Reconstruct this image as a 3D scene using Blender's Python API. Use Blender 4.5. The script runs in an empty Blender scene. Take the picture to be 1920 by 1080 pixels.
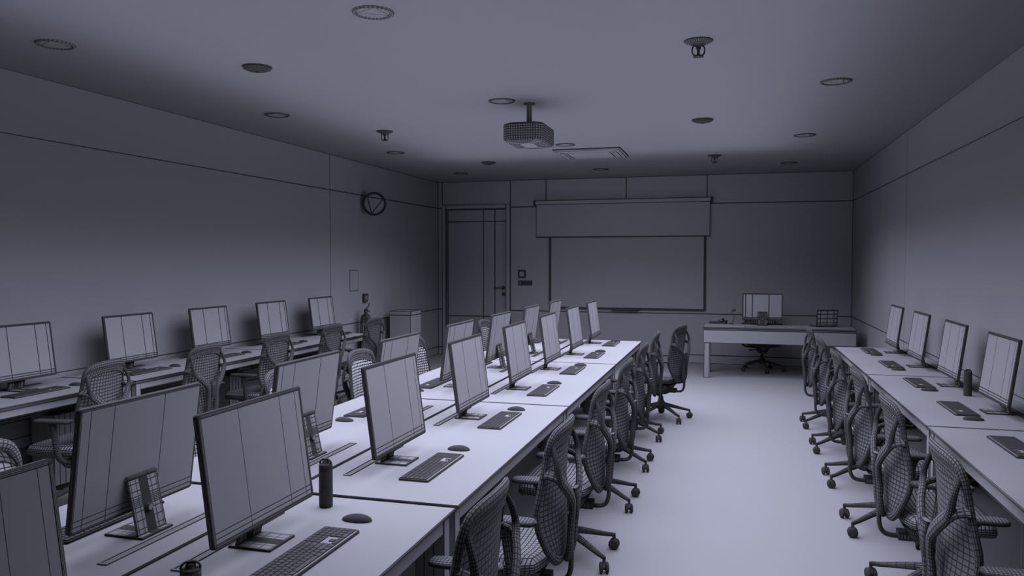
import bpy, math
from mathutils import Vector, Matrix
from mathutils.geometry import tessellate_polygon
COL = bpy.context.scene.collection
PI = math.pi

# ------------------------------------------------------------------ materials
def clay(name, base, line, k=0.00066, rough=0.9):
    """matt clay surface whose mesh edges are drawn as thin dark lines (corner attribute 'wire' = distance to the face's edges)"""
    m = bpy.data.materials.new(name); m.use_nodes = True
    nt = m.node_tree; N = nt.nodes; L = nt.links
    bs = N['Principled BSDF']; bs.inputs['Roughness'].default_value = rough
    bs.inputs['Specular IOR Level'].default_value = 0.15
    at = N.new('ShaderNodeAttribute'); at.attribute_name = 'wire'; at.attribute_type = 'GEOMETRY'
    sp = N.new('ShaderNodeSeparateXYZ'); L.new(at.outputs['Vector'], sp.inputs[0])
    def mth(op, a, b):
        n = N.new('ShaderNodeMath'); n.operation = op
        for i, v in enumerate((a, b)):
            if isinstance(v, (int, float)): n.inputs[i].default_value = v
            else: L.new(v, n.inputs[i])
        return n.outputs[0]
    d = mth('MINIMUM', mth('MINIMUM', sp.outputs[0], sp.outputs[1]), mth('MINIMUM', sp.outputs[2], at.outputs['Alpha']))
    geo = N.new('ShaderNodeNewGeometry')
    # the drawn lines get heavier towards the far end of the room (fixed in world space)
    dt = N.new('ShaderNodeVectorMath'); dt.operation = 'DOT_PRODUCT'; dt.inputs[1].default_value = (-0.272, 0.9616, 0.0)
    L.new(geo.outputs['Position'], dt.inputs[0])
    w = mth('MULTIPLY', mth('MAXIMUM', dt.outputs['Value'], 0.9), k)
    mask = mth('LESS_THAN', d, w)
    nz = N.new('ShaderNodeTexNoise'); nz.inputs['Scale'].default_value = 90.0; nz.inputs['Detail'].default_value = 3.0
    tc = N.new('ShaderNodeTexCoord'); L.new(tc.outputs['Object'], nz.inputs['Vector'])
    mr = N.new('ShaderNodeMapRange'); mr.inputs['To Min'].default_value = 0.975; mr.inputs['To Max'].default_value = 1.025
    L.new(nz.outputs[0], mr.inputs['Value'])
    bc = N.new('ShaderNodeVectorMath'); bc.operation = 'SCALE'; bc.inputs[0].default_value = base[:3]
    L.new(mr.outputs[0], bc.inputs['Scale'])
    mx = N.new('ShaderNodeMix'); mx.data_type = 'RGBA'
    L.new(mask, mx.inputs['Factor']); L.new(bc.outputs[0], mx.inputs['A']); mx.inputs['B'].default_value = (*line, 1)
    L.new(mx.outputs['Result'], bs.inputs['Base Color'])
    return m
LINE = (0.038, 0.038, 0.038)
M_WALL = clay('wall_clay', (0.23, 0.23, 0.23), LINE)
M_CLAY = clay('object_clay', (0.23, 0.23, 0.23), LINE)
M_CHAIR = clay('chair_clay', (0.155, 0.155, 0.155), LINE, 0.00084)
M_MESH = clay('seat_fabric', (0.26, 0.26, 0.26), LINE, 0.00078)
M_UPH = clay('back_fabric', (0.50, 0.50, 0.50), LINE, 0.00070)
M_FLOOR = clay('floor_clay', (0.23, 0.23, 0.23), LINE)

# ------------------------------------------------------------------ mesh builder
class MB:
    def __init__(s): s.v = []; s.f = []; s.hid = {}; s.sm = []
    def face(s, idx, smooth=False, hidden=()):
        s.f.append(tuple(idx)); s.sm.append(smooth)
        if hidden: s.hid[len(s.f) - 1] = set(hidden)
    def ngon(s, idx, smooth=False, show=False):
        n = len(idx)
        if n <= 4: s.face(idx, smooth); return
        pts = [Vector(s.v[i]) for i in idx]
        for t in tessellate_polygon([pts]):
            h = []
            for k in range(3):
                a, b = t[k], t[(k + 1) % 3]
                if (a - b) % n not in (1, n - 1): h.append(k)
            s.face([idx[j] for j in t], smooth, () if show else h)
    def grid(s, nu, nv, fn, cu=False, cv=False, smooth=True, flip=False):
        b = len(s.v)
        for i in range(nu):
            for j in range(nv): s.v.append(tuple(fn(i, j)))
        for i in range(nu if cu else nu - 1):
            for j in range(nv if cv else nv - 1):
                a = b + i * nv + j; c = b + ((i + 1) % nu) * nv + j
                d = b + ((i + 1) % nu) * nv + (j + 1) % nv; e = b + i * nv + (j + 1) % nv
                s.face((a, e, d, c) if flip else (a, c, d, e), smooth)
        return b
    def box(s, x0, x1, y0, y1, z0, z1, cx=(), cy=(), cz=(), smooth=False):
        xs = sorted([x0, *cx, x1]); ys = sorted([y0, *cy, y1]); zs = sorted([z0, *cz, z1])
        s.grid(len(xs), len(ys), lambda i, j: (xs[i], ys[j], z1), smooth=smooth)
        s.grid(len(xs), len(ys), lambda i, j: (xs[i], ys[j], z0), smooth=smooth, flip=True)
        s.grid(len(xs), len(zs), lambda i, j: (xs[i], y0, zs[j]), smooth=smooth)
        s.grid(len(xs), len(zs), lambda i, j: (xs[i], y1, zs[j]), smooth=smooth, flip=True)
        s.grid(len(ys), len(zs), lambda i, j: (x1, ys[i], zs[j]), smooth=smooth)
        s.grid(len(ys), len(zs), lambda i, j: (x0, ys[i], zs[j]), smooth=smooth, flip=True)
    def bevbox(s, x0, x1, y0, y1, z0, z1, b, cx=(), cy=(), cz=()):
        c = lambda a, d, e: sorted({a + b, d - b, *e})
        s.box(x0, x1, y0, y1, z0, z1, c(x0, x1, cx), c(y0, y1, cy), c(z0, z1, cz))
    def lathe(s, prof, seg=32, axis='z', o=(0, 0, 0), smooth=True, cap0=True, cap1=True, show=False):
        def P(i, j):
            r, h = prof[j]; a = 2 * PI * i / seg
            p = (r * math.cos(a), r * math.sin(a), h)
            if axis == 'x': p = (p[2], p[0], p[1])
            if axis == 'y': p = (p[1], p[2], p[0])
            return (p[0] + o[0], p[1] + o[1], p[2] + o[2])
        n = len(prof)
        b = s.grid(seg, n, P, cu=True, smooth=smooth)
        if cap0 and prof[0][0] > 1e-5: s.ngon([b + i * n for i in range(seg)][::-1], show=show)
        if cap1 and prof[-1][0] > 1e-5: s.ngon([b + i * n + n - 1 for i in range(seg)], show=show)
    def rings(s, loops, cap0=True, cap1=True, smooth=True, show=False):
        n = len(loops[0])
        b = s.grid(n, len(loops), lambda i, j: loops[j][i], cu=True, smooth=smooth)
        m = len(loops)
        if cap0: s.ngon([b + i * m for i in range(n)][::-1], show=show)
        if cap1: s.ngon([b + i * m + m - 1 for i in range(n)], show=show)
    def tube(s, path, ra, rb=None, N=(0, 1, 0), seg=10, closed=False, caps=True, smooth=True):
        path = [Vector(p) for p in path]; n = len(path)
        ra = ra if isinstance(ra, (list, tuple)) else [ra] * n
        rb = ra if rb is None else (rb if isinstance(rb, (list, tuple)) else [rb] * n)
        loops = []; N = Vector(N)
        for i, p in enumerate(path):
            if closed: t = path[(i + 1) % n] - path[i - 1]
            else: t = path[min(i + 1, n - 1)] - path[max(i - 1, 0)]
            t.normalize(); a = t.cross(N)
            if a.length < 1e-3: a = t.cross(Vector((0.3, 0.2, 0.9)))
            a.normalize(); b = a.cross(t).normalized()
            loops.append([p + a * (ra[i] * math.cos(2 * PI * k / seg)) + b * (rb[i] * math.sin(2 * PI * k / seg)) for k in range(seg)])
        b0 = s.grid(n, seg, lambda i, j: loops[i][j], cu=closed, cv=True, smooth=smooth, flip=True)
        if caps and not closed:
            s.ngon([b0 + k for k in range(seg)], show=False); s.ngon([b0 + (n - 1) * seg + k for k in range(seg)][::-1], show=False)
    def xf(s, M):
        s.v = [tuple(M @ Vector(p)) for p in s.v]; return s
    def build(s, name, mat=None, parent=None, loc=None):
        me = bpy.data.meshes.new(name); me.from_pydata(s.v, [], s.f)
        at = me.attributes.new('wire', 'FLOAT_COLOR', 'CORNER'); buf = []
        V = [Vector(p) for p in s.v]
        for fi, f in enumerate(s.f):
            n = len(f); hid = s.hid.get(fi, ()); P = [V[i] for i in f]
            D = []
            for e in range(4):
                if e >= n or e in hid: D.append([1.0] * n); continue
                a = P[e]; d = P[(e + 1) % n] - a; l = d.length
                if l < 1e-7: D.append([1.0] * n); continue
                d = d / l
                D.append([((p - a) - d * ((p - a).dot(d))).length for p in P])
            for c in range(n): buf += [D[0][c], D[1][c], D[2][c], D[3][c]]
        at.data.foreach_set('color', buf)
        me.polygons.foreach_set('use_smooth', s.sm); me.update()
        me.materials.append(mat or M_CLAY)
        o = bpy.data.objects.new(name, me); COL.objects.link(o)
        if parent: o.parent = parent
        if loc: o.location = loc
        return o

def lin(a, b, n): return [a + (b - a) * i / (n - 1) for i in range(n)]
def catmull(P, n, closed=False):
    P = [Vector(p) for p in P]; m = len(P); out = []
    segs = m if closed else m - 1
    tot = n if closed else n - 1
    for q in range(n):
        t = q * segs / (n if closed else tot); i = min(int(t), segs - 1); u = t - i
        g = (lambda k: P[k % m]) if closed else (lambda k: P[max(0, min(m - 1, k))])
        a, b, c, d = g(i - 1), g(i), g(i + 1), g(i + 2)
        out.append(0.5 * ((2 * b) + (-a + c) * u + (2 * a - 5 * b + 4 * c - d) * u * u + (-a + 3 * b - 3 * c + d) * u ** 3))
    return out
def rrect(w, h, r, seg=3):
    pts = []
    for cx, cy, a0 in ((w / 2 - r, h / 2 - r, 0), (-w / 2 + r, h / 2 - r, 90), (-w / 2 + r, -h / 2 + r, 180), (w / 2 - r, -h / 2 + r, 270)):
        for k in range(seg + 1):
            a = math.radians(a0 + 90 * k / seg); pts.append((cx + r * math.cos(a), cy + r * math.sin(a)))
    return pts
def empty(name, loc, rz=0):
    o = bpy.data.objects.new(name, None); o.empty_display_size = 0.1
    o.location = loc; o.rotation_euler = (0, 0, rz); COL.objects.link(o); return o
def tag(o, label, cat, group=None):
    o['label'] = label; o['category'] = cat
    if group: o['group'] = group
    return o
def struct(o): o['kind'] = 'structure'; return o
def copy_tree(o, parent=None):
    c = o.copy(); COL.objects.link(c); c.parent = parent
    for ch in o.children: copy_tree(ch, c)
    return c
class Proto:
    def __init__(s, root): s.root = root; s.used = False
    def put(s, loc, rz, label, cat, group):
        if s.used: o = copy_tree(s.root)
        else: o = s.root; s.used = True
        o.location = loc; o.rotation_euler = (0, 0, rz)
        tag(o, label, cat, group); return o

# ------------------------------------------------------------------ room (metres; far wall at y = 12.69)
XL, XR, YF, YB, ZC = -4.92, 1.73, 12.69, -1.6, 2.98
b = MB(); b.box(XL - .12, XR + .12, YB - .12, YF + .4, -.1, 0); struct(b.build('floor', M_FLOOR))
b = MB(); b.box(XL - .12, XR + .12, YB - .12, YF + .4, ZC, ZC + .1); struct(b.build('ceiling', M_WALL))
ZW = (.132, .787, 2.53)
b = MB(); b.box(XL - .12, XL, YB, YF, 0, ZC, (), (8.92,), ZW); struct(b.build('wall_left', M_WALL))
b = MB(); b.box(XR, XR + .12, YB, YF, 0, ZC, (), (8.95,), ZW); struct(b.build('wall_right', M_WALL))
b = MB(); b.box(XL - .12, XR + .12, YB - .12, YB, 0, ZC, (), (), ZW); struct(b.build('wall_back', M_WALL))
DX0, DX1, DZ = -4.842, -3.617, 2.585       # door frame outer edges
b = MB()
b.box(XL - .12, DX0, YF, YF + .3, 0, ZC, (XL,), (), ZW)
b.box(DX0, DX1, YF, YF + .3, DZ - .05, ZC)
b.box(DX1, XR + .12, YF, YF + .3, 0, 2.53, (XR,), (), ZW[:2])
b.box(DX1, XR + .12, YF, YF + .3, 2.53, ZC, (-3.0, -1.67, -.40, XR))
struct(b.build('wall_far', M_WALL))
# door
dr = empty('door_1', (0, YF, 0)); struct(dr)
b = MB()
for (x0, x1, z0, z1) in ((DX0, DX0 + .07, 0, DZ), (DX1 - .075, DX1, 0, DZ), (DX0 + .07, DX1 - .075, DZ - .075, DZ)):
    b.box(x0, x1, -.02, .0, z0, z1); b.box(x0 + (.012 if x0 > -4 else 0), x1 - (.012 if x1 < -4.5 else 0), 0, .20, z0, z1, cy=(.05, .06, .14, .15))
b.build('door_frame', M_WALL, dr)
b = MB(); b.box(DX0 + .075, DX1 - .08, .08, .12, .005, DZ - .08, (-4.122, -3.915), (), (.672, 2.30))
leaf = b.build('door_leaf', M_WALL, dr)
b = MB(); b.bevbox(-3.785, -3.735, .055, .08, 1.14, 1.195, .006, (-3.77, -3.75), (), (1.155, 1.18))
b.box(-3.765, -3.75, .03, .055, 1.16, 1.175); b.box(-3.915, -3.75, .022, .036, 1.158, 1.178); b.build('door_handle', M_CLAY, leaf)
b = MB(); b.bevbox(-3.785, -3.735, .06, .08, 1.035, 1.09, .006, (-3.77, -3.75), (), (1.05, 1.075))
b.lathe([(.009, -.004), (.009, .0)], 12, 'y', (-3.76, .06, 1.062)); b.build('lock', M_CLAY, leaf)

# ------------------------------------------------------------------ wall things on the far wall
r = empty('projector_screen', (-1.748, YF - .07, 2.02))
b = MB(); b.box(-1.40, 1.40, -.006, 0, 0, .55); b.box(-1.405, 1.405, -.014, .008, -.014, .004)
b.build('screen_fabric', M_WALL, r)
b = MB(); b.box(-1.41, 1.41, -.055, .066, .53, .60); b.build('housing', M_WALL, r)
for sx in (-1, 1):
    b = MB(); b.bevbox(min(sx * 1.41, sx * 1.437), max(sx * 1.41, sx * 1.437), -.06, .066, .52, .605, .006); b.build('end_cap', M_WALL, r)
tag(r, 'wide white pull-down projection screen, half lowered over the whiteboard', 'projector screen')
r = empty('whiteboard', (-1.674, YF, .835))
b = MB(); b.box(-1.24, 1.24, -.022, -.002, .02, 1.36); b.build('board_surface', M_WALL, r)
b = MB()
for (x0, x1, z0, z1) in ((-1.268, -1.236, 0, 1.38), (1.236, 1.268, 0, 1.38), (-1.236, 1.236, 0, .03), (-1.236, 1.236, 1.35, 1.38)):
    vert = z1 - z0 > 1
    b.box(x0, x1, -.034, -.002, z0, z1, (x0 + .012, x0 + .02) if vert else (), (-.02, -.011), () if vert else (z0 + .010, z0 + .02))
b.build('frame', M_CLAY, r)
b = MB(); b.box(-.22, .22, -.10, -.034, -.008, .004, (), (-.09,)); b.box(-.22, .22, -.10, -.094, .004, .014); b.build('pen_tray', M_CLAY, r)
tag(r, 'large wall-mounted whiteboard with thin dark frame and small pen tray', 'whiteboard')
r = empty('thermostat', (-3.412, YF, 1.34))
b = MB(); b.bevbox(-.066, .066, -.025, 0, 0, .135, .010, (-.048, .048), (), (.018, .117)); b.build('case', M_CLAY, r)
b = MB(); b.box(-.045, .045, -.029, -.0255, .022, .113); b.build('display', M_CLAY, r)
tag(r, 'square wall control panel above the light switch strip beside the door', 'wall control')
r = empty('light_switch', (-3.357, YF, 1.213))
b = MB(); b.bevbox(-.12, .12, -.014, 0, 0, .082, .006, lin(-.11, .11, 5)[1:-1]); b.build('plate', M_CLAY, r)
for i, x in enumerate((-.085, -.028, .030, .087)):
    b = MB(); n = (0 if i == 0 else 1)
    b.bevbox(x - .022, x + .022, -.022, -.0145, .018, .064, .005, lin(x - .01, x + .01, 3) if n else (), (), (.034, .048) if n else ()); b.build('rocker', M_CLAY, r)
tag(r, 'long strip of four light switches beside the door', 'light switch')

# ------------------------------------------------------------------ things on and by the left wall
r = empty('wall_clock', (-4.75, 9.84, 2.41), math.atan2(-9.84, 4.75))
b = MB(); b.lathe([(.136, .0), (.158, .0), (.163, .008), (.163, .026), (.156, .034), (.149, .036), (.142, .034), (.138, .026), (.136, .018), (.136, .0)], 48, 'x', cap0=False, cap1=False); b.build('rim', M_CLAY, r)
b = MB(); ds = [math.radians(q) for q in range(0, 360, 15)]
for q in ds: b.v.append((.018, .136 * math.cos(q), .136 * math.sin(q)))
def chord(idx):
    pts = [Vector(b.v[i]) for i in idx]; n = len(idx)
    if n == 3: b.face(idx); return
    for t in tessellate_polygon([pts]):
        h = [k for k in range(3) if (t[k] - t[(k + 1) % 3]) % n not in (1, n - 1)]
        b.face([idx[j] for j in t], False, h)
A, B_, C_ = 9, 2, 17      # 135, 30 and 255 degrees
chord([A, C_, B_]); chord(list(range(B_, A + 1))); chord(list(range(C_, 24)) + [0, 1, B_]); chord(list(range(A, C_ + 1)))
b.build('dial', M_WALL, r)
b = MB(); b.lathe([(.03, -.09), (.02, -.08), (.02, 0), (.10, .0)], 16, 'x'); b.build('bracket', M_CLAY, r)
tag(r, 'round wall clock with thick dark rim high on the left wall', 'clock')
b = MB(); b.box(0, .006, -.12, .12, -.14, .14)
tag(b.build('wall_notice', M_WALL, None, (XL, 9.548, 1.362)), 'plain upright notice plate on left wall above the extinguisher', 'notice')
r = empty('wall_alarm', (XL, 9.858, 1.055))
b = MB(); b.bevbox(0, .03, -.06, .06, 0, .118, .012, (.02,), (-.035, .035), (.03, .09)); b.build('case', M_CLAY, r)
b = MB(); b.box(.0305, .036, -.012, .03, .03, .062); b.build('button', M_WALL, r)
tag(r, 'small dark wall-mounted alarm box directly above the extinguisher', 'alarm box')
r = empty('fire_extinguisher', (-4.78, 9.62, 0))
b = MB(); b.lathe([(.0, .02), (.062, .02), (.070, .0), (.074, .004), (.076, .02), (.076, .30), (.076, .66), (.076, .80), (.075, .82), (.073, .84), (.068, .86), (.060, .88), (.050, .895), (.036, .905), (.022, .912), (.02, .93)], 22, cap0=False); b.build('cylinder', M_CLAY, r)
b = MB(); b.lathe([(.024, .93), (.026, .935), (.026, .96), (.018, .968)], 16)
b.bevbox(-.012, .012, -.03, .05, .955, .975, .004, (), lin(-.02, .04, 7)); b.build('valve', M_CLAY, r)
b = MB(); b.tube(catmull([(0, -.02, .97), (0, .03, .985), (0, .075, 1.01), (0, .11, 1.045)], 10), .011, .006, (1, 0, 0), 8)
b.tube(catmull([(0, -.01, .96), (0, .04, .955), (0, .085, .945), (0, .12, .93)], 10), .009, .006, (1, 0, 0), 8); b.build('handle', M_CLAY, r)
b = MB(); b.tube(catmull([(0, -.02, .96), (.03, -.07, .94), (.06, -.075, .85), (.080, -.045, .75), (.088, -.01, .66), (.085, .02, .58)], 26), .009, None, (1, 0, 0), 10)
b.lathe([(.012, .48), (.016, .52), (.012, .58)], 12, 'z', (.086, .022, 0)); b.build('hose', M_CLAY, r)
tag(r, 'tall fire extinguisher standing on the floor against the left wall', 'fire extinguisher')
r = empty('waste_bin', (-4.64, 10.63, 0))
b = MB(); b.box(-.165, .165, -.20, .20, 0, .84); b.build('body', M_WALL, r)
b = MB()
for a in ((-.17, .17, -.205, -.19), (-.17, .17, .19, .205), (-.17, -.155, -.19, .19), (.155, .17, -.19, .19)): b.box(*a, .84, .90)
b.box(-.155, .155, -.19, .19, .842, .86); b.build('rim_lid', M_WALL, r)
tag(r, 'tall box-shaped waste bin with open rim near the left corner', 'waste bin')

# ------------------------------------------------------------------ ceiling things
def make_downlight():
    r = empty('ceiling_downlight', (0, 0, 0))
    b = MB(); b.lathe([(.090, -.003), (.096, -.010), (.110, -.009), (.114, 0)], 28, cap0=False, cap1=False); b.build('trim_ring', M_CLAY, r)
    b = MB()
    for k in range(24): b.v.append((.091 * math.cos(2 * PI * k / 24), .091 * math.sin(2 * PI * k / 24), -.004))
    for idx in ((3, 13, 20), list(range(3, 14)), list(range(13, 21)), list(range(20, 24)) + [0, 1, 2, 3]):
        idx = list(idx)[::-1]; n = len(idx)
        if n == 3: b.face(idx); continue
        for t in tessellate_polygon([[Vector(b.v[i]) for i in idx]]):
            b.face([idx[j] for j in t], False, [q for q in range(3) if (t[q] - t[(q + 1) % 3]) % n not in (1, n - 1)])
    b.build('lens', M_WALL, r); return Proto(r)
DL = make_downlight(); n = 0
rank = ('nearest of the downlights', 'second downlight from the camera', 'third downlight from the camera', 'farthest of the downlights')
for x, ys in ((-4.06, (3.94, 6.39, 9.02, 11.45)), (-1.885, (3.905, 6.35, 8.94, 11.48)), (.73, (6.34, 8.955, 11.43))):
    for i, y in enumerate(ys):
        if x > 0: rk = ('nearest of the downlights', 'middle one of the downlights', 'farthest of the downlights')[i]
        else: rk = rank[i]
        wh = {-4.06: 'along the left wall', -1.885: 'down the middle of the ceiling', .73: 'along the right wall'}[x]
        DL.put((x, y, ZC), 0, 'round recessed ceiling downlight, %s %s' % (rk, wh), 'ceiling light', 'recessed ceiling downlights')
r = empty('smoke_detector', (0, 0, 0))
b = MB(); b.lathe([(.10, 0), (.10, -.008), (.097, -.012), (.090, -.018), (.083, -.021), (.076, -.024), (.068, -.027), (.060, -.029), (.052, -.0305), (.044, -.032), (.036, -.033), (.028, -.034), (.02, -.0345), (.012, -.035), (.004, -.035)], 36, cap0=False); b.build('dome', M_CLAY, r)
b = MB(); b.lathe([(.012, -.0352), (.012, -.040), (.004, -.042)], 16, cap0=False); b.build('sensor', M_CLAY, r)
SD = Proto(r)
for x, y, l in ((-3.19, 4.78, 'on the left half of the ceiling nearest the camera'), (-.29, 7.71, 'on the right half of the ceiling beyond the projector'), (-3.23, 10.25, 'far on the left, between the farthest downlights')):
    SD.put((x, y, ZC), 0, 'dark domed smoke detector ' + l, 'smoke detector', 'domed ceiling smoke detectors')
r = empty('sprinkler', (0, 0, 0))
b = MB(); b.lathe([(.088, 0), (.086, -.006), (.078, -.010), (.068, -.014), (.056, -.019), (.044, -.026), (.034, -.030), (.022, -.032), (.016, -.036)], 32, cap0=False); b.build('flange', M_CLAY, r)
b = MB(); b.lathe([(.014, -.03), (.016, -.045), (.010, -.055), (.008, -.075), (.012, -.088)], 14)
for sx in (-1, 1): b.tube(catmull([(sx * .020, 0, -.03), (sx * .034, 0, -.040), (sx * .037, 0, -.062), (sx * .032, 0, -.082), (sx * .010, 0, -.092)], 14), .0045, None, (0, 1, 0), 8)
b.build('frame_arms', M_CLAY, r)
b = MB(); b.lathe([(.008, -.090), (.020, -.092), (.027, -.097), (.020, -.099), (.008, -.099)], 20)
for k in range(12):
    a = 2 * PI * k / 12; b.tube([(.02 * math.cos(a), .02 * math.sin(a), -.096), (.032 * math.cos(a), .032 * math.sin(a), -.097)], .003, None, (0, 0, 1), 6)
b.build('deflector', M_CLAY, r)
SP = Proto(r)
for x, y, l in ((-.215, 4.95, 'largest one, on the right near the camera'), (-3.50, 7.507, 'on the left half of the ceiling'), (-.236, 10.36, 'far one, on the right before the whiteboard wall')):
    SP.put((x, y, ZC), math.radians(8), 'pendent fire sprinkler head under the ceiling, ' + l, 'sprinkler', 'ceiling sprinkler heads')
r = empty('air_conditioner', (-1.71, 9.70, ZC))
def sq(h, z): return [(-h, -h, z), (h, -h, z), (h, h, z), (-h, h, z)]
b = MB(); b.rings([sq(.41, 0), sq(.41, -.012), sq(.39, -.03), sq(.27, -.036)], False, False, smooth=False); b.build('panel', M_WALL, r)
b = MB(); b.box(-.265, .265, -.265, .265, -.036, -.026); b.build('intake_grille', M_WALL, r)
for k in (1, 3):
    b = MB(); b.box(-.25, .25, .30, .350, -.040, -.033); b.xf(Matrix.Rotation(k * PI / 2, 4, 'Z')); b.build('vent_flap', M_WALL, r)
tag(r, 'square ceiling cassette air conditioner behind the projector', 'air conditioner')

r = empty('projector', (-1.69, 6.52, ZC))
b = MB(); b.lathe([(.050, 0), (.050, -.010), (.026, -.012)], 20, cap0=False)
b.lathe([(.024, -.01), (.024, -.185)], 8, smooth=False); b.lathe([(.034, -.180), (.034, -.198)], 10); b.build('ceiling_pole', M_CLAY, r)
b = MB()
def prj(w, d, z):
    # rectangle with wide chamfered corners, subdivided
    P = []; c = .055
    pts = [(-w + c, -d), (w - c, -d), (w, -d + c), (w, d - c), (w - c, d), (-w + c, d), (-w, d - c), (-w, -d + c)]
    for i in range(8):
        a, e = pts[i], pts[(i + 1) % 8]; k = (11, 3, 17, 3)[i % 4]
        P += [(a[0] + (e[0] - a[0]) * j / k, a[1] + (e[1] - a[1]) * j / k, z) for j in range(k)]
    return P
L = [prj(.10, .18, -.196), prj(.13, .21, -.196), prj(.158, .238, -.197), prj(.168, .248, -.203), prj(.172, .252, -.212)]
L += [prj(.172, .252, z) for z in lin(-.230, -.328, 6)] + [prj(.168, .248, -.342), prj(.156, .236, -.352), prj(.134, .214, -.358), prj(.110, .190, -.359), prj(.085, .165, -.359), prj(.066, .146, -.359)]
b.rings(L, smooth=False); b.build('projector_body', M_CLAY, r)
b = MB(); b.lathe([(.045, 0), (.045, .012), (.040, .016), (.034, .010), (.0, .004)], 24, 'y', (.05, .252, -.28)); b.build('lens', M_CHAIR, r)
tag(r, 'box projector with rounded corners hung from a ceiling pole', 'projector')

# ------------------------------------------------------------------ desks
TZ = .75
def desk(name, x_user, x_back, y0, y1, label, group, z=TZ):
    """x_user = user edge, x_back = edge at the wall or at the neighbouring row"""
    s = 1 if x_user > x_back else -1
    r = empty(name, ((x_user + x_back) / 2, (y0 + y1) / 2, 0)); hw = abs(x_user - x_back) / 2; hl = (y1 - y0) / 2
    X = lambda u: s * (hw - u)              # u = distance in from the user edge
    def bx(b, u0, u1, ya, yb, z0, z1, **k):
        a, c = sorted((X(u0), X(u1))); b.box(a, c, ya, yb, z0, z1, **k)
    b = MB(); lp = lambda i, zz: [(-hw + (i if s < 0 else 0), -hl, zz), (hw - (i if s > 0 else 0), -hl, zz), (hw - (i if s > 0 else 0), hl, zz), (-hw + (i if s < 0 else 0), hl, zz)]
    b.rings([lp(.018, z - .028), lp(0, z - .007), lp(0, z)], smooth=False); b.build('tabletop', M_WALL, r)
    b = MB(); bx(b, .022, .05, -hl + .02, hl - .02, z - .075, z - .028); bx(b, 2 * hw - .05, 2 * hw - .012, -hl + .02, hl - .02, z - .075, z - .028)
    for q in (-hl + .02, -.02, hl - .06): bx(b, .05, 2 * hw - .05, q, q + .04, z - .07, z - .028)
    b.build('steel_frame', M_CLAY, r)
    for yy in (-hl + .015, hl - .065):
        for u in (.017, 2 * hw - .118):
            b = MB(); a, c = sorted((X(u), X(u + .11))); b.box(a, c, yy, yy + .05, .0, z - .028, (a + (c - a) * .3, a + (c - a) * .62), (), ())
            b.build('leg', M_CLAY, r)
    b = MB(); bx(b, 2 * hw - .06, 2 * hw - .042, -hl + .07, hl - .07, .30, z - .08, cz=(.38, .5, .6)); b.build('modesty_panel', M_WALL, r)
    b = MB(); bx(b, 2 * hw - .24, 2 * hw - .07, -hl + .10, hl - .10, z - .20, z - .185); bx(b, 2 * hw - .24, 2 * hw - .228, -hl + .10, hl - .10, z - .185, z - .11, cz=(z - .15,)); b.build('cable_tray', M_CLAY, r)
    b = MB(); bx(b, 2 * hw - .30, 2 * hw - .10, hl - .34, hl - .10, 0, z - .21, cy=lin(hl - .34, hl - .10, 6)[1:-1]); b.build('cable_riser', M_CLAY, r)
    return tag(r, label, 'desk', group)
CR, CM, CLX = -.95, -1.64, -2.33
for (y0, y1, w) in ((.62, 2.61, 'nearest the camera'), (2.64, 4.625, 'second from the camera'), (4.645, 6.62, 'third from the camera'), (6.64, 8.59, 'farthest from the camera')):
    desk('computer_desk', CR, CM + .01, y0, y1, 'white desk in the right half of the central block, ' + w, 'desks of the central block')
    desk('computer_desk', CLX, CM - .01, y0 - .0, y1, 'white desk in the left half of the central block, ' + w, 'desks of the central block')
for (y0, y1, w) in ((2.76, 4.735, 'nearest the camera'), (4.755, 6.74, 'middle of the three'), (6.76, 8.60, 'farthest of the three')):
    desk('computer_desk', -4.225, XL + .005, y0, y1, 'white desk along the left wall, ' + w, 'desks along the left wall')
for (y0, y1, w) in ((2.62, 4.595, 'nearest the camera'), (4.615, 6.56, 'middle of the three'), (6.58, 8.59, 'farthest of the three')):
    desk('computer_desk', 1.01, XR - .005, y0, y1, 'white desk along the right wall, ' + w, 'desks along the right wall')
# long cable flaps in the desk tops, one behind each monitor
def flap():
    b = MB(); w, l = .017, .27
    b.box(-w, w, -l, -l + .010, 0, .004); b.box(-w, w, l - .010, l, 0, .004)
    b.box(-w, -w + .006, -l + .010, l - .010, 0, .004); b.box(w - .006, w, -l + .010, l - .010, 0, .004)
    b.box(-w + .008, w - .008, -l + .012, l - .012, .0, .0025, (0,)); return b
b = flap(); fl = b.build('cable_flap', M_WALL); FL = Proto(fl)

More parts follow.
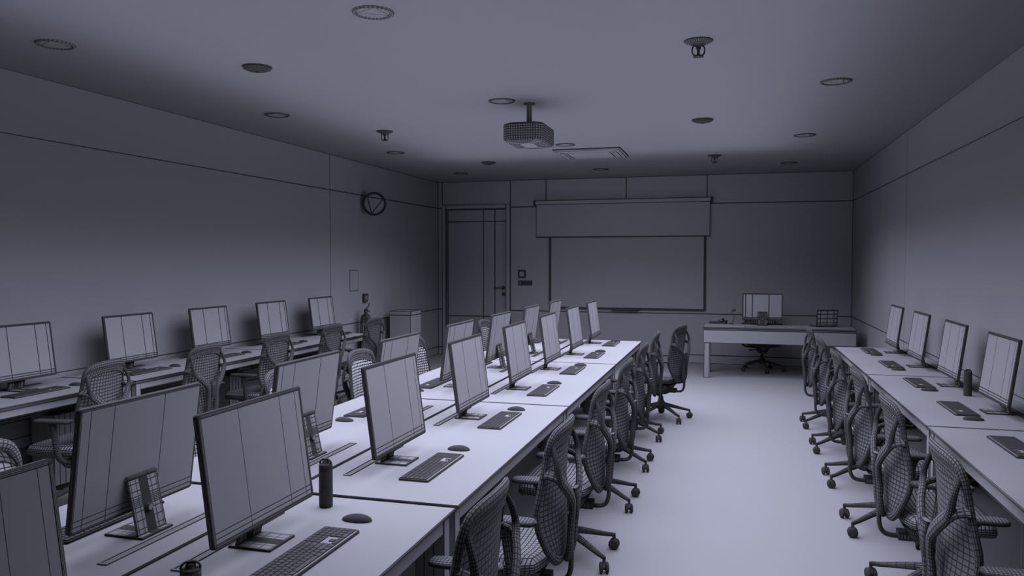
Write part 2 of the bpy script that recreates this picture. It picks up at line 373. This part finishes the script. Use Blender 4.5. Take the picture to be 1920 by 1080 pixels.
# ------------------------------------------------------------------ monitor (front towards local -Y, origin on the desk at the foot)
def make_monitor():
    r = empty('computer_monitor', (0, 0, 0)); W, H, T = .542, .385, .018
    tilt = Matrix.Translation((0, -.028, .072)) @ Matrix.Rotation(math.radians(-7.6), 4, 'X') @ Matrix.Translation((0, 0, H / 2))
    def lp(ins, y, rr): return [(p[0], y, p[1]) for p in rrect(W - 2 * ins, H - 2 * ins, rr, 3)]
    b = MB()
    b.rings([lp(.013, .0012, .001), lp(.0125, 0, .001), lp(.009, 0, .004), lp(.005, 0, .006), lp(.002, .0005, .008), lp(.0003, .002, .010), lp(0, .005, .010), lp(0, .009, .010), lp(0, .013, .010),
             lp(.0005, .016, .010), lp(.002, .0175, .008), lp(.005, T, .006), lp(.009, T, .004)], True, False, smooth=False)
    cx = [-W / 2 + .009] + [W / 2 - f * W for f in (.92, .75, .34)][::1] + [W / 2 - .009]
    cx = sorted([-W / 2 + .009, W / 2 - .009, *[-(-W / 2 + f * W) * -1 for f in (.34, .75, .92)]])
    cz = [-H / 2 + .009, -H / 2 + .024, -H / 2 + .042, H / 2 - .009]
    b.grid(len(cx), len(cz), lambda i, j: (cx[i], T, cz[j]), smooth=False, flip=True)
    b.xf(tilt); b.build('housing', M_CLAY, r)
    b = MB(); sx = sorted([-W / 2 + .013, W / 2 - .013, *[-W / 2 + f * W for f in (.34, .75, .92)]]); sz = [-H / 2 + .013, -H / 2 + .027, -H / 2 + .043, H / 2 - .013]
    b.grid(len(sx), len(sz), lambda i, j: (sx[i], .0008, sz[j]), smooth=False); b.xf(tilt); b.build('screen', M_CLAY, r)
    # foot: thin plate with a dense middle strip
    xs = sorted({-.070, -.067, -.060, -.035, .035, .060, .067, .070, *lin(-.020, .020, 15)})
    b = MB(); b.box(-.070, .070, -.074, .074, 0, .007, xs[1:-1], (-.071, -.066, -.03, .012, .045, .066, .071), (.002, .005)); b.build('foot', M_CLAY, r)
    b = MB(); y0, z0, y1, z1 = .047, .007, .008, .190
    zs = sorted({0, .02, .1, .25, .4, .47, .50, .53, .56, .59, .62, .66, .75, .88, .96, 1})
    for off in (0, .006):
        b.grid(len(xs), len(zs), lambda i, j: (xs[i] * .93, y0 + (y1 - y0) * zs[j] + off, z0 + (z1 - z0) * zs[j]), smooth=False, flip=bool(off))
    for sx_ in (-1, 1):
        b.grid(2, len(zs), lambda i, j: (sx_ * .0651, y0 + (y1 - y0) * zs[j] + .006 * i, z0 + (z1 - z0) * zs[j]), smooth=False)
    b.build('stand', M_CLAY, r)
    b = MB(); b.lathe([(.006, -.067), (.008, -.064), (.008, -.02), (.008, .02), (.008, .064), (.006, .067)], 14, 'x', (0, .010, .188))
    b.box(-.030, .030, .003, .012, .172, .192, lin(-.02, .02, 5)); b.build('hinge', M_CLAY, r)
    b = MB(); b.lathe([(.012, -.002), (.014, 0), (.014, .008), (.011, .010)], 18, 'y', (0, .0375, .085)); b.build('cable_ring', M_CLAY, r)
    return Proto(r)
MON = make_monitor()

# ------------------------------------------------------------------ keyboard (length along X, user at -Y), numeric pad at +X
def key_layout():
    u = .0193; K = []; x0 = -.214; yb = -.0555
    def row(ry, items, xs=0.0):
        x = xs
        for w in items:
            if w > 0: K.append((x0 + x * u, yb + ry * u, w * u, u))
            x += abs(w)
    row(5, [1] * 14 + [1] + [-.1] + [1, 1, 1] + [-.1] + [1, 1, 1, 1])
    row(4, [1] * 13 + [2] + [-.1] + [1, 1, 1] + [-.1] + [1, 1, 1, 1])
    row(3, [1.5] + [1] * 12 + [1.5] + [-.1] + [1, 1, 1] + [-.1] + [1, 1, 1, 1])
    row(2, [1.75] + [1] * 11 + [2.25] + [-.1] + [-1, -1, -1] + [-.1] + [1, 1, 1, 1])
    row(1, [2.25] + [1] * 10 + [2.75] + [-.1] + [-1, 1, -1] + [-.1] + [1, 1, 1, 1])
    row(0, [1.2, 1.2, 1.2, 6.2, 1.3, 1.3, 1.3, 1.3] + [-.1] + [1, 1, 1] + [-.1] + [2, 1, 1])
    return K
def key_mesh(b, x, y, w, d):
    g = .0011; z = .0085
    n = max(3, int(w / .006) + 1)
    x0, x1, y0, y1 = x + g, x + w - g, y + g, y + d - g
    cx = sorted({x0 + .001, x1 - .001, *lin(x0, x1, n)[1:-1]}); cy = sorted({y0 + .001, y1 - .001, *lin(y0, y1, 4)[1:-1]})
    b.box(x0, x1, y0, y1, z, z + .003, cx, cy)
def make_keyboard(separate):
    r = empty('keyboard', (0, 0, 0))
    b = MB(); lo = lambda ins, z: [(p[0], p[1], z) for p in rrect(.440 - 2 * ins, .130 - 2 * ins, .008, 3)]
    b.rings([lo(.0015, 0), lo(0, .001), lo(0, .003), lo(0, .005), lo(0, .007), lo(.0008, .008), lo(.0025, .0085), lo(.005, .0085)], True, False, smooth=False)
    b.ngon(list(range(len(b.v) - 8, len(b.v)))[:0] or [i * 8 + 7 for i in range(16)])
    b.build('keyboard_body', M_CLAY, r)
    if separate:
        for k in key_layout():
            b = MB(); cx, cy = k[0] + k[2] / 2, k[1] + k[3] / 2
            key_mesh(b, -k[2] / 2, -k[3] / 2, k[2], k[3]); b.build('keycap', M_CLAY, r, (cx, cy, 0))
    else:
        b = MB()
        for k in key_layout(): key_mesh(b, *k)
        b.build('keycaps', M_CLAY, r)
    return Proto(r)
KBN = make_keyboard(True); KBF = make_keyboard(False)

# ------------------------------------------------------------------ mouse (long axis Y, front at +Y)
def make_mouse():
    def P(i, j):
        u = -1 + 2 * i / 22; v = -1 + 2 * j / 34
        s = (1 - u * u / 2) ** .5; t = (1 - v * v / 2) ** .5
        return u * t, v * s
    b = MB()
    def top(i, j):
        x, y = P(i, j); rr = min(1, x * x + y * y)
        return (x * .029, y * .055, .003 + .019 * (1 - rr) ** .6 * (1 - .12 * y))
    b.grid(23, 35, top)
    def bot(i, j):
        x, y = P(i, j); rr = min(1, x * x + y * y); return (x * .029, y * .055, .003 - .003 * (1 - rr) ** .3)
    b.grid(23, 35, bot, flip=True)
    o = b.build('computer_mouse', M_CLAY); return Proto(o)
MOU = make_mouse()

# ------------------------------------------------------------------ office chair (sitter faces +Y, origin below the column)
def make_chair():
    r = empty('office_chair', (0, 0, 0)); C = M_CHAIR
    # five-star base
    b = MB(); R0 = .305
    b.lathe([(.028, .100), (.040, .105), (.046, .120), (.046, .150), (.040, .175), (.030, .190), (.026, .20)], 20)
    ANG = [math.radians(90 + 72 * k) for k in range(5)]
    for a in ANG:
        ca, sa = math.cos(a), math.sin(a); pts = []; ra = []; rb = []
        for i in range(7):
            t = i / 6; d = .030 + t * (R0 - .030); pts.append((ca * d, sa * d, .150 - .062 * t - .010 * t * t + (.004 if t == 1 else 0)))
            ra.append(.026 - .014 * t); rb.append(.022 - .011 * t)
        b.tube(pts, ra, rb, (0, 0, 1), 12)
        b.tube([(ca * R0, sa * R0, .090), (ca * R0, sa * R0, .070), (ca * R0, sa * R0, .052)], .009, None, (1, 0, 0), 10)
    b.build('star_base', C, r)
    for a in ANG:
        cst = MB(); ca, sa = math.cos(a), math.sin(a); q = a + .9
        for sx in (-1, 1):
            w = MB(); w.lathe([(.004, sx * .007), (.018, sx * .007), (.026, sx * .009), (.029, sx * .012), (.030, sx * .016), (.029, sx * .020), (.026, sx * .023), (.018, sx * .025), (.004, sx * .025)], 26, 'x')
            k0 = len(cst.v); cst.v += w.v
            for fi, f in enumerate(w.f): cst.face([k0 + i for i in f], w.sm[fi], w.hid.get(fi, ()))
        w = MB(); w.lathe([(.012, -.008), (.012, .008)], 12, 'x'); w.box(-.008, .008, -.012, .012, .0, .03, (), lin(-.008, .008, 3))
        k0 = len(cst.v); cst.v += w.v
        for fi, f in enumerate(w.f): cst.face([k0 + i for i in f], w.sm[fi], w.hid.get(fi, ()))
        cst.xf(Matrix.Translation((ca * R0, sa * R0, .030)) @ Matrix.Rotation(q, 4, 'Z'))
        cst.build('caster', C, r)
    b = MB(); b.lathe([(.024, .19), (.024, .23), (.016, .232), (.014, .27), (.014, .30)], 18); b.build('gas_column', C, r)
    # tilt mechanism below the seat and side lever
    b = MB()
    L = []
    for z, w, d, rr in ((.262, .035, .06, .02), (.275, .055, .085, .03), (.300, .065, .105, .035), (.325, .072, .115, .03), (.350, .10, .13, .03), (.372, .14, .15, .04)):
        L.append([(p[0], p[1] + .0, z) for p in rrect(2 * w, 2 * d, rr, 5)])
    b.rings(L)
    b.bevbox(-.035, .035, -.16, -.06, .285, .325, .008, lin(-.02, .02, 3), lin(-.14, -.08, 5)); m = b.build('tilt_mechanism', C, r)
    b = MB(); b.tube(catmull([(.05, .02, .32), (.11, .02, .315), (.16, .02, .31)], 8), .007, None, (0, 0, 1), 8); b.bevbox(.15, .195, .005, .035, .302, .318, .004, (.165, .18)); b.build('lever', C, m)
    # seat cushion and pan
    def sqm(u, v, e=.5): return u * (1 - e * v * v) ** .5, v * (1 - e * u * u) ** .5
    NU = 21
    def top(i, j):
        u = -1 + 2 * i / (NU - 1); v = -1 + 2 * j / (NU - 1); x, y = sqm(u, v, .30); q = max(abs(u), abs(v)); ed = max(0, (q - .80) / .20)
        z = .462 - .030 * ed ** 2 - .012 * (max(0, y) ** 3) * 1.5 + .010 * x * x - .004 * math.cos(y * 2)
        return (x * .262, .032 + y * .205, z)
    b = MB(); b.grid(NU, NU, top)
    def side(i, j):
        n = 4 * (NU - 1); k = i % n; e = NU - 1
        if k < e: ii, jj = k, 0
        elif k < 2 * e: ii, jj = e, k - e
        elif k < 3 * e: ii, jj = 3 * e - k, e
        else: ii, jj = 0, 4 * e - k
        x, y, z = top(ii, jj); t = (0, .25, .5, .75, 1)[j]; bul = (1, 1.012, 1.012, .995, .95)[j]
        return (x * bul, .032 + (y - .032) * bul, z - .042 * t)
    b.grid(4 * (NU - 1), 5, side, cu=True, flip=True); b.build('seat', M_MESH, r)
    b = MB(); NP = 56
    def pan(i, j):
        a = 2 * PI * i / NP; t = j / 6; sc = (.96, .97, .93, .85, .74, .60, .50)[j]; z = (.412, .404, .396, .390, .386, .380, .372)[j]
        c, s_ = math.cos(a), math.sin(a); p = 3.2; k = (abs(c) ** p + abs(s_) ** p) ** (-1 / p)
        return (.250 * sc * k * c, .03 + .195 * sc * k * s_, z)
    bb = b.grid(NP, 7, pan, cu=True, flip=True); b.ngon([bb + i * 7 + 6 for i in range(NP)]); b.build('seat_pan', C, r)
    # backrest: outline (half width by height) and centre profile
    ZB = [.405, .43, .47, .52, .58, .65, .72, .79, .86, .91, .94, .955]
    HW = [.055, .115, .160, .192, .212, .220, .216, .206, .196, .186, .166, .112]
    YC = [-.205, -.208, -.212, -.214, -.212, -.208, -.206, -.208, -.214, -.222, -.228, -.232]
    def itp(A, z):
        if z <= ZB[0]: return A[0]
        for k in range(len(ZB) - 1):
            if z <= ZB[k + 1]:
                t = (z - ZB[k]) / (ZB[k + 1] - ZB[k]); return A[k] + (A[k + 1] - A[k]) * t
        return A[-1]
    def curve(z): return .9 + .5 * math.sin(max(0, min(1, (z - .40) / .35)) * PI)      # how strongly the back wraps forward
    def backp(x, z, off=0): return Vector((x, itp(YC, z) + curve(z) * x * x * .95 + off, z))
    NB, NH = 17, 26
    def bs(off):
        def f(i, j):
            z = .408 + (.950 - .408) * j / (NH - 1); u = -1 + 2 * i / (NB - 1); return backp(u * itp(HW, z) * .99, z, off)
        return f
    b = MB(); b.grid(NB, NH, bs(-.005)); back = b.build('backrest', C, r)
    b = MB(); b.grid(NB, NH, bs(.005), flip=True); b.build('back_upholstery', M_UPH, back)
    out = [backp(itp(HW, z), z) for z in (.41, .43, .47, .52, .58, .65, .72, .79, .86, .905, .935, .952)]
    loop = [backp(0, .403)] + out + [backp(.06, .958), backp(0, .960), backp(-.06, .958)] + [Vector((-p.x, p.y, p.z)) for p in reversed(out)]
    P = catmull(loop, 100, True)
    wd = [.013 - .005 * max(0, 1 - abs(p.z - .85) / .05) + .014 * max(0, min(1, (p.z - .84) / .09)) + .010 * max(0, min(1, (.52 - p.z) / .1)) for p in P]
    b = MB(); b.tube(P, wd, [.013] * 100, (0, 1, .12), 10, closed=True); b.build('back_frame', C, r)
    # wide head band
    b = MB()
    def hb(off):
        def f(i, j):
            u = -1 + 2 * i / 20; z1 = .950 - .012 * u ** 4; z0 = .880 + .028 * (1 - abs(u) ** 2.2) - .02 * abs(u) ** 6
            z = z0 + (z1 - z0) * j / 3; return backp(u * (itp(HW, min(z, .93)) * .97), z, off)
        return f
    b.grid(21, 4, hb(-.011)); b.grid(21, 4, hb(.009), flip=True)
    g0, g1 = hb(-.011), hb(.009)
    b.grid(21, 2, lambda i, j: (g0(i, 0), g1(i, 0))[j], flip=True)
    b.build('head_band', C, r)
    # Y-shaped spine behind the back
    b = MB()
    for sx in (-1, 1):
        # one member per side: thin loop bowed back from the top corner, then the thick arm into the centre and down the spine
        lo = catmull([backp(sx * .182, .908, -.008), (sx * .195, -.212, .882), (sx * .202, -.224, .845), (sx * .201, -.230, .808), (sx * .180, -.236, .772), (sx * .130, -.252, .724), (sx * .068, -.260, .665), (sx * .046, -.256, .600), (sx * .044, -.250, .54), (sx * .044, -.246, .47), (sx * .036, -.238, .425), (sx * .015, -.228, .405)], 46)
        wl = [.009 if i < 12 else (.010 + .018 * min(1, (i - 12) / 5) - .008 * max(0, min(1, (i - 22) / 8))) for i in range(46)]
        b.tube(lo, wl, [.009 + .005 * min(1, i / 16) for i in range(46)], (0, 1, 0), 10)
        b.tube(catmull([backp(sx * .205, .800, -.002), (sx * .198, -.217, .788), (sx * .180, -.236, .765), (sx * .140, -.250, .735)], 8), [.030, .024, .022, .022, .022, .021, .020, .018], .012, (0, 1, 0), 10)
    b.tube(catmull([(0, -.262, .70), (0, -.266, .66), (0, -.262, .60), (0, -.258, .56)], 10), [.030, .034, .032, .028, .024, .020, .017, .014, .012, .010], .012, (0, 1, 0), 14)
    b.build('back_spine', C, r)
    # J-shaped carrier from the spine under the seat
    b = MB(); b.tube(catmull([(0, -.244, .46), (0, -.244, .40), (0, -.240, .345), (0, -.222, .310), (0, -.185, .298), (0, -.14, .300), (0, -.09, .305)], 30), [.020] * 30, [.011] * 30, (0, 1, .3), 12); b.build('back_carrier', C, r)
    # armrests
    for sx in (-1, 1):
        b = MB(); NL = 22
        def pad(i, j):
            a = 2 * PI * j / 20; t = -1 + 2 * i / (NL - 1); e = (1 - abs(t) ** 6) ** .35 if abs(t) < 1 else .02
            e = max(e, .05); c, s_ = math.cos(a), math.sin(a); k = (abs(c) ** 3 + abs(s_) ** 3) ** (-1 / 3)
            return (sx * .280 + .040 * e * k * c, -.035 + .132 * t, .628 + .013 * k * s_ * (e ** .5))
        bb = b.grid(NL, 20, pad, cv=True, flip=True); b.ngon([bb + k for k in range(20)]); b.ngon([bb + (NL - 1) * 20 + k for k in range(20)][::-1])
        b.build('armrest_pad', C, r)
        b = MB(); pp = catmull([(sx * .282, -.035, .618), (sx * .284, -.040, .585), (sx * .285, -.048, .53), (sx * .284, -.060, .45), (sx * .276, -.068, .395), (sx * .235, -.066, .362), (sx * .15, -.05, .350), (sx * .09, -.04, .345)], 26)
        ra = [.040 if i == 0 else (.030 if i == 1 else (.024 if i < 4 else .020)) for i in range(26)]
        b.tube(pp, [.014] * 26, ra, (0, 1, 0), 12); b.build('armrest_post', C, r)
    return Proto(r)
CH = make_chair()

# ------------------------------------------------------------------ water bottle
def make_bottle():
    r = empty('water_bottle', (0, 0, 0))
    b = MB(); b.lathe([(.006, .0), (.020, .0), (.0225, .001), (.024, .003), (.0245, .006), (.0245, .010), (.0245, .075), (.0245, .132), (.0242, .135), (.0232, .138)], 40); b.build('bottle_body', M_CLAY, r)
    c = MB(); c.lathe([(.0232, .138), (.0242, .140), (.0242, .143), (.0242, .152), (.0236, .154), (.0225, .156), (.019, .158), (.012, .159), (.0115, .166), (.010, .169), (.004, .170)], 40, cap0=False)
    cap = c.build('cap', M_CLAY, r)
    b = MB(); b.tube(catmull([(-.020, 0, .150), (-.0215, 0, .162), (-.012, 0, .172), (.0, 0, .1735), (.012, 0, .172), (.0215, 0, .162), (.020, 0, .150)], 22), .0028, .005, (0, 1, 0), 8); b.build('carry_loop', M_CLAY, cap)
    return Proto(r)
BOT = make_bottle()

# ------------------------------------------------------------------ lay the rows out
ordn = {1: 'nearest the camera', 2: 'second from the camera', 3: 'third from the camera', 4: 'fourth from the camera', 5: 'fifth from the camera', 6: 'sixth from the camera', 7: 'seventh from the camera', 8: 'farthest from the camera'}
def lab(i, n): return ordn[8] if i == n - 1 else ordn[i + 1]
YK = [1.10, 2.125, 3.155, 4.165, 5.19, 6.19, 7.22, 8.25]
H90 = PI / 2
def station(xm, y, rz, kb=True, near=False, names=None, flapx=None, mon=True, dy=0):
    s = 1 if rz > 0 else -1                   # +1: user faces -X
    row, idx = names
    if mon: MON.put((xm, y, TZ), rz, 'computer monitor %s, %s' % (row, idx), 'monitor', 'monitors ' + row)
    if kb:
        K = KBN if near else KBF
        K.put((xm + s * .192, y - s * .055 + dy, TZ), rz, 'dark slim keyboard %s, %s' % (row, idx), 'keyboard', 'keyboards ' + row)
        MOU.put((xm + s * .192, y + s * .270 + dy, TZ), rz, 'dark low computer mouse %s, %s' % (row, idx), 'mouse', 'mice ' + row)
    if flapx is not None: FL.put((flapx, y - .0, TZ), 0, 'narrow cable flap %s, %s' % (row, idx), 'cable flap', 'cable flaps ' + row)
RC, LC, RW, LW = 'on the right half of central desks', 'on the left half of central desks', 'on the right wall desks', 'on the left wall desks'
for i, y in enumerate(YK):
    if i == 0: MON.put((-1.42, y, TZ), H90, 'computer monitor %s, nearest and cut by the frame' % RC, 'monitor', 'monitors ' + RC); continue
    station(-1.42, y, H90, near=(i <= 3), names=(RC, lab(i, 8) if i > 1 else 'second from the camera'), flapx=-1.525)
for i, y in enumerate(YK[1:]):
    station(-1.868, y - .02, -H90, near=(i == 0), names=(LC, lab(i, 7)), flapx=-1.762)
for i, y in enumerate(YK[3:]):
    station(-4.675, y + .03, H90, names=(LW, lab(i, 5)), flapx=-4.80)
for i, y in enumerate((4.12, 5.12, 6.13, 7.16, 8.17)):
    station(1.49, y, -H90, names=(RW, lab(i, 5)), flapx=1.60 if i else None, mon=i > 0)

def chairs(xs, ys, rz, row, grp):
    for i, y in enumerate(ys):
        CH.put((xs, y[0], 0), rz + math.radians(y[1]), 'swivel office chair %s, %s' % (row, lab(i, len(ys))), 'chair', grp)
chairs(-.88, [(2.14, 0), (3.16, 0), (4.19, 0), (5.21, 0), (6.22, 0), (7.25, 2)], H90, 'at the right side of the central desks', 'chairs on the right side of the central desks')
CH.put((-.70, 8.14, 0), H90 + math.radians(-14), 'swivel office chair pulled back past the last desk beside the central block', 'chair', 'chairs on the right side of the central desks')
chairs(-2.42, [(2.12, 0), (3.15, 0), (4.16, 0), (5.18, 0), (6.19, 0), (7.2, 0), (8.16, 0)], -H90, 'at the left side of the central desks', 'chairs on the left side of the central desks')
chairs(-4.165, [(4.165, 8), (5.20, 2), (6.21, 0), (7.23, 0), (8.20, 0)], H90, 'at the left wall desks', 'chairs at the left wall desks')
chairs(.945, [(3.10, 0), (4.13, 0), (5.12, 0), (6.16, 0), (7.19, 0), (8.2, 0)], -H90, 'at the right wall desks', 'chairs at the right wall desks')

BOT.put((-1.405, 2.50, TZ), 0, 'dark ribbed water bottle beside the large monitor of the central desks', 'bottle', 'water bottles')
BOT.put((-1.235, 1.555, TZ), 0.6, 'dark water bottle cut by the bottom edge of the frame', 'bottle', 'water bottles')
BOT.put((1.49, 5.71, TZ), 0.3, 'dark water bottle standing on the right wall desks between monitors', 'bottle', 'water bottles')

# ------------------------------------------------------------------ teacher's desk
TT = .717
r = empty('teacher_desk', (.6, 11.47, 0))
b = MB(); b.box(-.99, .99, -.34, .34, TT - .022, TT, cz=(TT - .017,)); b.build('tabletop', M_WALL, r)
b = MB(); b.box(-.985, .985, -.335, -.315, .49, TT - .045); b.build('front_panel', M_WALL, r)
b = MB(); b.box(-.975, .975, -.325, .325, TT - .045, TT - .022); b.build('steel_frame', M_CLAY, r)
for x in (-.975, .90):
    for y in (-.33, .255):
        b = MB(); b.box(x, x + .075, y, y + .075, 0, TT - .045); b.build('leg', M_WALL, r)
b = MB(); b.box(.975, .99, -.315, .33, .49, TT - .045); b.build('side_panel', M_WALL, r)
tag(r, 'long white teacher desk with deep front panel facing the class', 'desk')
m = MON.put((.408, 11.53, TT), PI, 'monitor on the teacher desk, seen from its back', 'monitor', None); del m['group']
m = KBF.put((.47, 11.72, TT), PI, 'thin keyboard behind the monitor on the teacher desk', 'keyboard', None); del m['group']
b = MB(); b.box(-.275, .275, -.05, .05, 0, .004); tag(b.build('paper_sheet', M_WALL, None, (.44, 11.28, TT)), 'long flat white pad in front of the monitor on the teacher desk', 'desk pad')
CH.put((.43, 12.08, 0), PI + math.radians(11), 'swivel office chair tucked behind the teacher desk', 'chair', 'teacher chair'); 
m = MOU.put((.155, 11.72, TT), PI, 'small mouse beside the keyboard on the teacher desk', 'mouse', None); del m['group']
# telephone
r = empty('desk_telephone', (-.195, 11.74, TT), math.radians(-6))
b = MB(); b.bevbox(-.12, .12, -.08, .08, 0, .022, .006, lin(-.10, .10, 12), lin(-.06, .06, 8)); b.xf(Matrix.Rotation(math.radians(-0), 4, 'X')); b.build('phone_base', M_CLAY, r)
b = MB(); b.bevbox(.0, .12, -.07, .07, .022, .045, .006, lin(.02, .10, 6), lin(-.05, .05, 7)); b.build('stand_wedge', M_CLAY, r)
b = MB(); b.tube(catmull([(.055, -.10, .052), (.058, -.06, .062), (.06, 0, .066), (.058, .06, .062), (.055, .10, .052)], 16), [.020, .022, .022, .018, .015, .014, .014, .014, .014, .014, .014, .015, .018, .022, .022, .020], .012, (0, 0, 1), 12); b.build('handset', M_CLAY, r)
tag(r, 'dark desk telephone at the left end of the teacher desk', 'telephone')
# lamp
r = empty('desk_lamp', (-.006, 11.64, TT))
b = MB(); b.lathe([(.034, 0), (.034, .008), (.026, .012), (.006, .014)], 20, cap1=True); b.build('lamp_base', M_CLAY, r)
b = MB(); b.tube([(0, 0, .012), (.035, 0, .09)], .005, None, (0, 1, 0), 8); b.tube([(.035, 0, .09), (.0, 0, .165)], .005, None, (0, 1, 0), 8); b.tube([(.0, 0, .165), (.025, 0, .20)], .005, None, (0, 1, 0), 8)
b.lathe([(.008, -.006), (.008, .006)], 10, 'y', (.035, 0, .09)); b.lathe([(.008, -.006), (.008, .006)], 10, 'y', (0, 0, .165)); b.build('lamp_arm', M_CLAY, r)
b = MB(); b.lathe([(.012, .222), (.018, .218), (.030, .19), (.032, .188), (.028, .19), (.015, .212)], 18, 'z', (.028, 0, 0), cap1=True); b.build('lamp_shade', M_CLAY, r)
tag(r, 'tiny jointed desk lamp standing beside the telephone', 'lamp')
# laptop
r = empty('laptop', (1.215, 11.585, TT), math.radians(200))
b = MB(); b.bevbox(-.150, .150, -.11, .10, 0, .012, .004, lin(-.12, .12, 12), lin(-.08, .09, 8)); b.build('laptop_base', M_CLAY, r)
b = MB(); b.box(-.115, .115, -.02, .085, .0121, .0135, lin(-.115, .115, 14)[1:-1], lin(-.02, .085, 6)[1:-1]); b.build('keys', M_CLAY, r)
b = MB(); xs = [-.140, -.095, 0, .095, .140]; zs = [.02, .05, .11, .17, .218]
b.rings([[(p[0], y, p[1] + .122) for p in rrect(.30 - 2 * i_, .232 - 2 * i_, .01, 3)] for i_, y in ((.006, .0), (.003, .0), (0, .001), (0, .004), (0, .007), (.003, .008), (.006, .008), (.010, .008))], True, False, smooth=False)
b.grid(5, 5, lambda i, j: (xs[i], .008, .006 + zs[j]), smooth=False, flip=True); b.xf(Matrix.Translation((0, .10, .004)) @ Matrix.Rotation(math.radians(-5), 4, 'X')); b.build('laptop_lid', M_CLAY, r)
tag(r, 'open laptop at the right end of the teacher desk, lid towards the class', 'laptop')

# ------------------------------------------------------------------ camera
F = 1463.0; cam = bpy.data.cameras.new('camera'); co = bpy.data.objects.new('camera', cam); COL.objects.link(co)
cam.sensor_width = 36.0; cam.sensor_fit = 'HORIZONTAL'; cam.lens = F / 1920 * 36.0
x = Vector((.96226, -.009759, -.271951)); y = Vector((.272126, .034509, .961643)); u = Vector((0, .999357, -.035862))
# camera axes in world space: right, up, back
right = Vector((x[0], y[0], u[0])); up = Vector((x[1], y[1], u[1])); fwd = Vector((x[2], y[2], u[2]))
Mx = Matrix((( right[0], up[0], -fwd[0], 0), (right[1], up[1], -fwd[1], 0), (right[2], up[2], -fwd[2], 1.64), (0, 0, 0, 1)))
co.matrix_world = Mx; cam.clip_start = .05; cam.clip_end = 60
bpy.context.scene.camera = co

# ------------------------------------------------------------------ light
def area(name, x0, x1, y0, y1, z, e, up=False, col=(.735, .755, 1.0), spread=180):
    l = bpy.data.lights.new(name, 'AREA'); l.shape = 'RECTANGLE'; l.size = x1 - x0; l.size_y = y1 - y0; l.energy = e; l.color = col; l.spread = math.radians(spread)
    o = bpy.data.objects.new(name, l); COL.objects.link(o); o.location = ((x0 + x1) / 2, (y0 + y1) / 2, z)
    if up: o.rotation_euler = (PI, 0, 0)
    return o
area('room_light_down', -3.55, .65, 2.15, 10.5, 2.42, 425, spread=153)
area('room_light_up', -3.75, .65, 0.0, 10.0, 2.50, 74, True)
def side_area(name, loc, lx, lz, e, rot, spread):
    l = bpy.data.lights.new(name, 'AREA'); l.shape = 'RECTANGLE'; l.spread = math.radians(spread); l.size = lx; l.size_y = lz; l.energy = e; l.color = (.735, .755, 1.0)
    o = bpy.data.objects.new(name, l); COL.objects.link(o); o.location = loc; o.rotation_euler = (PI / 2, 0, rot); return o
side_area('fill_light_left', (-1.6, 5.4, 2.0), 9.0, .3, 12, -PI / 2, 95)  # added fill strip without a fixture, brightens a side wall
side_area('fill_light_right', (-1.6, 5.4, 2.0), 9.0, .3, 12, PI / 2, 95)  # opposite twin, likewise an added fill for the other side wall
side_area('fill_light_far', (-1.6, 7.5, 2.0), 4.6, .3, 9, 0, 66)  # added fill with no real lamp here, lifts the far wall
w = bpy.data.worlds.new('world'); w.use_nodes = True; w.node_tree.nodes['Background'].inputs[0].default_value = (.3, .3, .36, 1); w.node_tree.nodes['Background'].inputs[1].default_value = 0.2
bpy.context.scene.world = w
sc = bpy.context.scene
sc.view_settings.view_transform = 'Standard'; sc.view_settings.look = 'None'; sc.view_settings.gamma = 1; sc.view_settings.exposure = 0.06
sc.view_settings.use_curve_mapping = False
